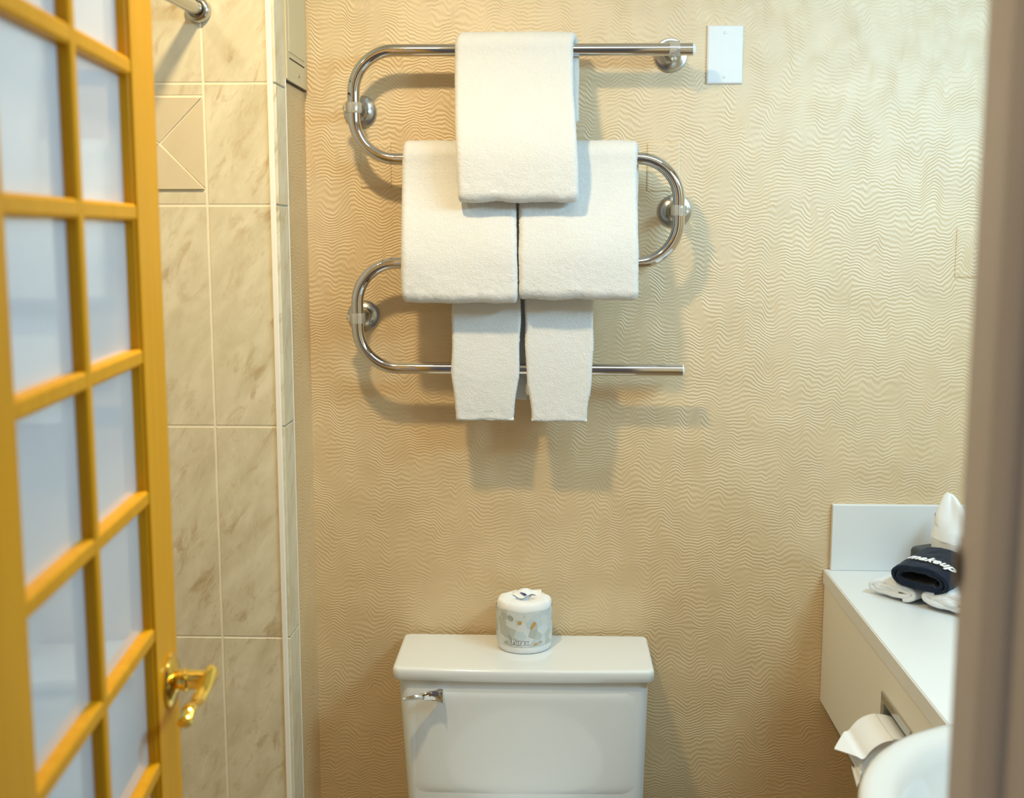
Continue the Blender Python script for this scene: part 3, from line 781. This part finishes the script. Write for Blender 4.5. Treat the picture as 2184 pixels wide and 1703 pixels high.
# ------------------------------------------------------------------ tissue box + tissue
tb = empty('tissue_box', (0.0,0.0,0.0)); tag(tb, 'charcoal tissue box in the countertop corner with a white tissue sticking up', 'tissue box')
zt = 0.926
c0 = Vector(atZ(1943, 1165, zt)); cR = Vector(atZ(2050, 1201, zt)); cB = Vector(atZ(1985, 1146, zt))
ux = (cR-c0); ux.z = 0; ux.normalize(); uy = Vector((-ux.y, ux.x, 0))
tb.location = (c0.x, c0.y, 0.8564); tb.rotation_euler = (0, 0, math.atan2(ux.y, ux.x))
rings = []
W_, D_ = 0.20, 0.088
for (ins, z) in ((0.002, 0.0), (0.0, 0.002), (0.0, 0.062), (0.0015, 0.0665), (0.005, 0.0695), (0.010, 0.070)):
    rings.append(rrect(-0.003+ins, W_-ins, -0.003+ins, D_-ins, z, 0.010, 6))
obj('case', loft(rings), M['box'], tb, angle=50)
# tissue: pleated cone with folded band at the foot
def tissue():
    bm = bmesh.new(); rings = []; n = 72
    cx, cy = 0.076, 0.040
    prof = [(0.0, 0.052, 0.030), (0.012, 0.054, 0.032), (0.028, 0.055, 0.033), (0.0285, 0.050, 0.028), (0.040, 0.046, 0.026), (0.055, 0.043, 0.023), (0.070, 0.039, 0.019), (0.085, 0.032, 0.014), (0.098, 0.024, 0.010), (0.108, 0.015, 0.006), (0.114, 0.006, 0.002)]
    for (h, a, b) in prof:
        ring = []
        for i in range(n):
            t_ = 2*math.pi*i/n
            k = 1+(0.20*math.sin(3*t_+h*22)+0.10*math.sin(5*t_+1.3-h*40))*min(1, max(0, (h-0.02)/0.05))+0.02*math.sin(9*t_)+(0.16*abs(math.sin(2.5*t_-h*34+0.6))-0.08+0.10*mn.noise(Vector((math.cos(t_)*2.2, math.sin(t_)*2.2, h*45))))*min(1, max(0, (h-0.03)/0.03))
            lean = -0.16*h*(h/0.11)
            ring.append((cx+lean+a*k*math.cos(t_), cy+b*k*math.sin(t_), 0.0695+h+0.0015*math.sin(2*t_)*(h > 0.02)-0.006*math.cos(t_)*min(1, h/0.02)*0.3))
        rings.append(ring)
    loft(rings, bm)
    # front layer folded across, its free edge running down to the right
    hs = [p_[0] for p_ in prof[3:]]; As = [p_[1] for p_ in prof[3:]]; Bs = [p_[2] for p_ in prof[3:]]
    g_ = []
    for i in range(41):
        u = i/40; t_ = math.radians(170+185*u)
        htop = 0.030+0.040*(1-u)**0.8+0.006*math.sin(u*9)
        row = []
        for j in range(9):
            h = lerp(0.026, htop, j/8); a = float(np.interp(h, hs, As)); b = float(np.interp(h, hs, Bs))
            k = 1.10+0.05*math.sin(3*t_+h*22)+0.03*math.sin(7*t_-h*60)
            row.append(bm.verts.new((cx-0.16*h*(h/0.11)+a*k*math.cos(t_), cy+b*k*math.sin(t_)-0.002, 0.0695+h)))
        g_.append(row)
    for i in range(40):
        for j in range(8): bm.faces.new((g_[i][j], g_[i+1][j], g_[i+1][j+1], g_[i][j+1]))
    return bm
obj('tissue', tissue(), M['paper'], tb, angle=28)
# opening ring
obj('opening_film', loft([[(0.082+a*math.cos(2*math.pi*i/48), 0.044+a*0.62*math.sin(2*math.pi*i/48), z) for i in range(48)] for (a, z) in ((0.056, 0.0698), (0.056, 0.0704), (0.050, 0.0706))]), M['box'], tb)

# ------------------------------------------------------------------ rolled cloths
def spiral_cloth(name, center, ang, width, height, length, th, turns, m, seed, hollow=0.0, fuzz=0.5, tail=None, parent=None, droop=0.0, skip=0):
    """flattened spiral seen end-on; local x = across, y = along the roll, z = up; base sits at z=0"""
    N = int(150*turns); cl = []
    for i in range(N+1):
        t_ = i/N; a = -math.pi*0.35+2*math.pi*turns*t_
        shrink = 1-(1-hollow)*0.96*t_ if hollow == 0 else 1-(1-hollow)*t_
        ax = (width/2-th/2)*max(0.05, shrink if hollow else 1-t_*turns*(th*1.05)/(width/2))
        az = (height/2-th/2)*max(0.04, shrink if hollow else 1-t_*turns*(th*1.05)/(height/2))
        c_, s__ = math.cos(a), math.sin(a)
        cl.append((ax*math.copysign(abs(c_)**0.8, c_), height/2+az*math.copysign(abs(s__)**0.8, s__)))
    cl = np.array(cl); dl = np.hypot(*np.diff(cl, axis=0).T); cum = np.concatenate([[0], np.cumsum(dl)]); L = cum[-1]
    ds = 0.0022; n = max(8, int(L/ds)); tt = np.linspace(0, L, n+1)
    xs = np.interp(tt, cum, cl[:,0]); zs = np.interp(tt, cum, cl[:,1])
    m_ = max(6, int(length/0.003)); V = []; off_ = seed*3.7
    for i in range(n+1):
        i0, i1 = max(i-1, 0), min(i+1, n)
        tv = np.array([xs[i1]-xs[i0], zs[i1]-zs[i0]]); tv /= max(np.hypot(*tv), 1e-9); nv = np.array([-tv[1], tv[0]])
        h = th/2
        ring = [(j/m_, 1) for j in range(m_+1)]+[(1.0+0.3*h/length, 0.5), (1.0+0.3*h/length, -0.5)]+[(j/m_, -1) for j in range(m_, -1, -1)]+[(-0.3*h/length, -0.5), (-0.3*h/length, 0.5)]
        for (v, q) in ring:
            y_ = v*length
            b = Vector((xs[i]+nv[0]*q*h, y_, zs[i]+nv[1]*q*h))
            d = mn.noise((b+Vector((off_,0,0)))*60)*0.0012+mn.noise((b+Vector((off_,2,0)))*380)*0.0005
            b.x += nv[0]*q*d; b.z += nv[1]*q*d+mn.noise(Vector((b.x+off_, b.y, 0))*14)*0.003*(b.z/height)
            b.y += mn.noise(Vector((tt[i]*30+off_, 1, 2)))*0.0035*(1 if v < 0.5 else -1)
            b.z = max(b.z, 0.0003)
            V.append(b)
    V = np.array([tuple(v) for v in V]); k = len(V)//(n+1); idx = np.arange((n+1)*k).reshape(n+1, k)
    a = idx[:-1]; b = idx[1:]
    F = np.stack([a, np.roll(a, -1, 1), np.roll(b, -1, 1), b], axis=-1).reshape(-1, 4)[:, ::-1]
    caps = []
    for ri in (0, n):
        r = idx[ri]
        for q in range(k//2-1): caps.append((r[q], r[q+1], r[k-2-q] if False else r[k-1-q-1], r[k-1-q]))
    F = np.vstack([F, np.array(caps)])
    me = quads_mesh(name, V, F, add_fuzz(V, F, fuzz, 0.0013, seed))
    o = obj(name, me, m, parent, angle=None); o.location = center; o.rotation_euler = (0, 0, ang); return o
zc = 0.8562
p1 = Vector(atZ(1850, 1266, zc)); p2 = Vector(atZ(1950, 1293, zc)); dd = p2-p1; a1 = math.atan2(dd.y, dd.x)
c1 = (p1+p2)/2
w1 = spiral_cloth('rolled_washcloth', (c1.x, c1.y, zc), a1, dd.length+0.006, 0.038, 0.10, 0.0088, 2.0, M['terry2'], 11)
tag(w1, 'flat white rolled washcloth at the left, nearer the counter edge', 'washcloth', 'white rolled washcloths on the counter')
p3 = Vector(atZ(1957, 1296, zc)); p4 = Vector(atZ(2066, 1325, zc)); dd2 = p4-p3; a2 = math.atan2(dd2.y, dd2.x)
p3 = p3+dd2.normalized()*0.0; c2 = p3+dd2.normalized()*0.062
w2 = spiral_cloth('rolled_washcloth', (c2.x, c2.y, zc), a2, 0.124, 0.046, 0.085, 0.0112, 2.0, M['terry2'], 12)
tag(w2, 'thicker white rolled washcloth beside the door jamb, right of the flat one', 'washcloth', 'white rolled washcloths on the counter')
# navy makeup cloth across both
pn1 = Vector(atZ(1900, 1226, 0.912)); pn2 = Vector(atZ(2030, 1238, 0.912))
an = math.radians(-46)
cn = Vector(atZ(1959, 1258, 0.892))
nv = spiral_cloth('makeup_cloth', (cn.x, cn.y, 0.887), an, 0.124, 0.050, 0.110, 0.0070, 2.1, M['navy'], 13, hollow=0.60)
nv.rotation_euler = (math.radians(8), 0, an)
tag(nv, 'navy blue rolled makeup cloth with white lettering lying on the white washcloths', 'face cloth')
cu = bpy.data.curves.new('txt', 'FONT'); cu.body = 'makeup'; cu.size = 0.0270; cu.offset = 0.0007; cu.extrude = 0.0006; cu.shear = 0.35; cu.align_x = 'CENTER'; cu.resolution_u = 3; cu.space_character = 1.08
to = bpy.data.objects.new('txt', cu); COL.objects.link(to); dg = bpy.context.evaluated_depsgraph_get(); dg.update()
me = bpy.data.meshes.new_from_object(to.evaluated_get(dg)); bpy.data.objects.remove(to)
bm = bmesh.new(); bm.from_mesh(me); bmesh.ops.triangulate(bm, faces=bm.faces); bmesh.ops.subdivide_edges(bm, edges=[e for e in bm.edges if e.calc_length() > 0.004], cuts=2); 
for v in bm.verts:
    x, y, z = v.co; X_ = x+0.010
    u = max(-0.98, min(0.98, X_/0.0620)); 
    c_ = (1-abs(u)**2.5)**(0.4)
    zz = 0.026+0.0260*c_+0.0020+z
    v.co = Vector((X_, 0.024+y, zz))
obj('lettering', bm, M['thread'], nv, smooth=False)

# ------------------------------------------------------------------ shower rod
sr = empty('shower_rod', (-0.619, -0.28, 1.928)); tag(sr, 'curved chrome shower curtain rod fixed to the tiled wall', 'shower rod')
P0 = Vector((0, -0.004, 0)); pts = []
for i in range(41):
    s = i/40*1.335; pts.append((-0.050*s-0.03*s*s, -0.004-s, 0.0))
obj('rod', tube_bm(pts, 0.0120, 24, up=Vector((0,0,1))), M['satin'], sr)
for (yl, d) in ((0.0, -1), (-1.34, 1)):
    x_ = 0 if yl == 0 else pts[-1][0]
    obj('end_flange', add_lathe(bmesh.new(), [(0.0215, 0.0), (0.0222, 0.003), (0.0222, 0.010), (0.0205, 0.014), (0.0175, 0.0165), (0.0150, 0.017), (0.013, 0.014)], axisM((x_, yl, 0), (-0.10, d, 0)), 40), M['satin'], sr)

# ------------------------------------------------------------------ the door, opened inward
Lp = atY(342, 495, -1.0); dv = ray(930, 495)[:2]; dv = dv/np.linalg.norm(dv)
DW = 0.632; TH = 0.036
hinge = (float(Lp[0]-dv[0]*DW), float(Lp[1]-dv[1]*DW))
door = empty('door_1', (hinge[0], hinge[1], 0.012), math.atan2(dv[1], dv[0]))   # local x runs hinge->latch, local -y is the room face
door['kind'] = 'structure'
def dbox(x0, x1, z0, z1, y0=0.0, y1=TH, bev=0.0015): return box(x0, x1, y0, y1, z0-0.012, z1-0.012, bev, 2)
S_IN = DW-0.1045; HS = DW-0.517; top_in, bot_in = 1.883, 0.277; TOP = 2.045
def dpart(name, bm, m, parent=None, smooth=False):
    return obj(name, bm, m, parent or door, smooth=smooth)
dpart('stile', dbox(S_IN, DW, 0.012, TOP), M['wood']); dpart('stile', dbox(0.0, HS, 0.012, TOP), M['wood'])
dpart('rail', dbox(HS, S_IN, top_in, TOP), M['wood']); dpart('rail', dbox(HS, S_IN, 0.012, bot_in), M['wood'])
# glazing bead stepped inside the frame
rec = 0.014
bm = bmesh.new()
xi0, xi1 = HS, S_IN
for (a, b, c, d) in ((xi0, xi0+0.003, bot_in, top_in), (xi1-0.003, xi1, bot_in, top_in), (xi0, xi1, bot_in, bot_in+0.003), (xi0, xi1, top_in-0.003, top_in)):
    add_box(bm, a, b, 0.0035, TH-0.0035, c-0.012, d-0.012, 0.001, 1)
dpart('glazing_bead', bm, M['wood'])
xmid = DW-0.3115; mwid = 0.018
dpart('glass', box(HS+0.001, S_IN-0.001, rec, TH-rec, bot_in-0.011, top_in-0.013), M['glass'])
dpart('vertical_muntin', dbox(xmid-mwid/2, xmid+mwid/2, bot_in, top_in, 0.0012, TH-0.0012, 0.003), M['wood'])
def munt(x0, x1, zc_):
    bm = bmesh.new(); prof = []
    hw = mwid/2
    for (y_, z_) in ((rec+0.001, -hw), (0.004, -hw), (0.0015, -hw+0.003), (0.0015, hw-0.003), (0.004, hw), (rec+0.001, hw)): prof.append((y_, z_+zc_-0.012))
    back = [(TH-y_, z_) for (y_, z_) in prof]
    return prof+back[::-1]
for zc_ in (1.7225, 1.5665, 1.4065, 1.2455, 1.0830, 0.9205, 0.7600, 0.5990, 0.4380):
    for (a, b) in ((HS, xmid-mwid/2+0.001), (xmid+mwid/2-0.001, S_IN)):
        pr = munt(a, b, zc_)
        dpart('horizontal_muntin', loft([[(x_, p[0], p[1]) for p in pr] for x_ in (a, b)]), M['wood'])
# lever handle (room face is local y=0, pointing to -y)
hx, hz = DW-0.047, 1.007-0.012
he = empty('lever_handle', (0,0,0)); he.parent = door
bm = add_lathe(bmesh.new(), [(0.0325, 0.0), (0.0335, 0.002), (0.0325, 0.005), (0.028, 0.0075), (0.016, 0.0095), (0.0125, 0.012), (0.0125, 0.017), (0.015, 0.0185), (0.015, 0.021), (0.0118, 0.023), (0.0115, 0.046)], axisM((hx, 0, hz), (0,-1,0)), 48)
bpy.data.objects.remove(he)
hd = dpart('door_handle', bm, M['brass'], smooth=True)
rings = []
for i in range(37):
    s = i/36; L_ = 0.118*s
    x_ = hx+0.011-L_
    y_ = -0.049+0.010*s
    z_ = hz+0.004-0.010*sm(s/0.62)+0.0045*sm((s-0.55)/0.25)-0.010*sm((s-0.82)/0.18)
    hw = lerp(0.0115, 0.0042, sm(s*2.4)); tk = lerp(0.0100, 0.0092, s)
    if i == 0: hw *= 0.7; tk *= 0.7
    rings.append([(x_, y_+tk*math.sin(a)*0.9, z_+hw*math.cos(a)) for a in [2*math.pi*k/16 for k in range(16)]])
dpart('lever', loft(rings), M['brass'], hd, smooth=True)

# ------------------------------------------------------------------ downlight fittings
def downlight(x, y, r, label):
    o = empty('recessed_downlight', (x, y, ZC)); tag(o, label, 'ceiling light')
    obj('trim_ring', add_lathe(bmesh.new(), [(r+0.006, 0.0), (r+0.028, 0.0), (r+0.026, -0.006), (r+0.006, -0.008), (r+0.006, 0.0)], Matrix.Identity(4), 40, cap=False), M['trim'], o)
downlight(-0.36, -0.93, 0.05, 'recessed ceiling downlight in front of the towel warmer')
downlight(-0.95, -0.95, 0.06, 'recessed ceiling downlight over the shower')
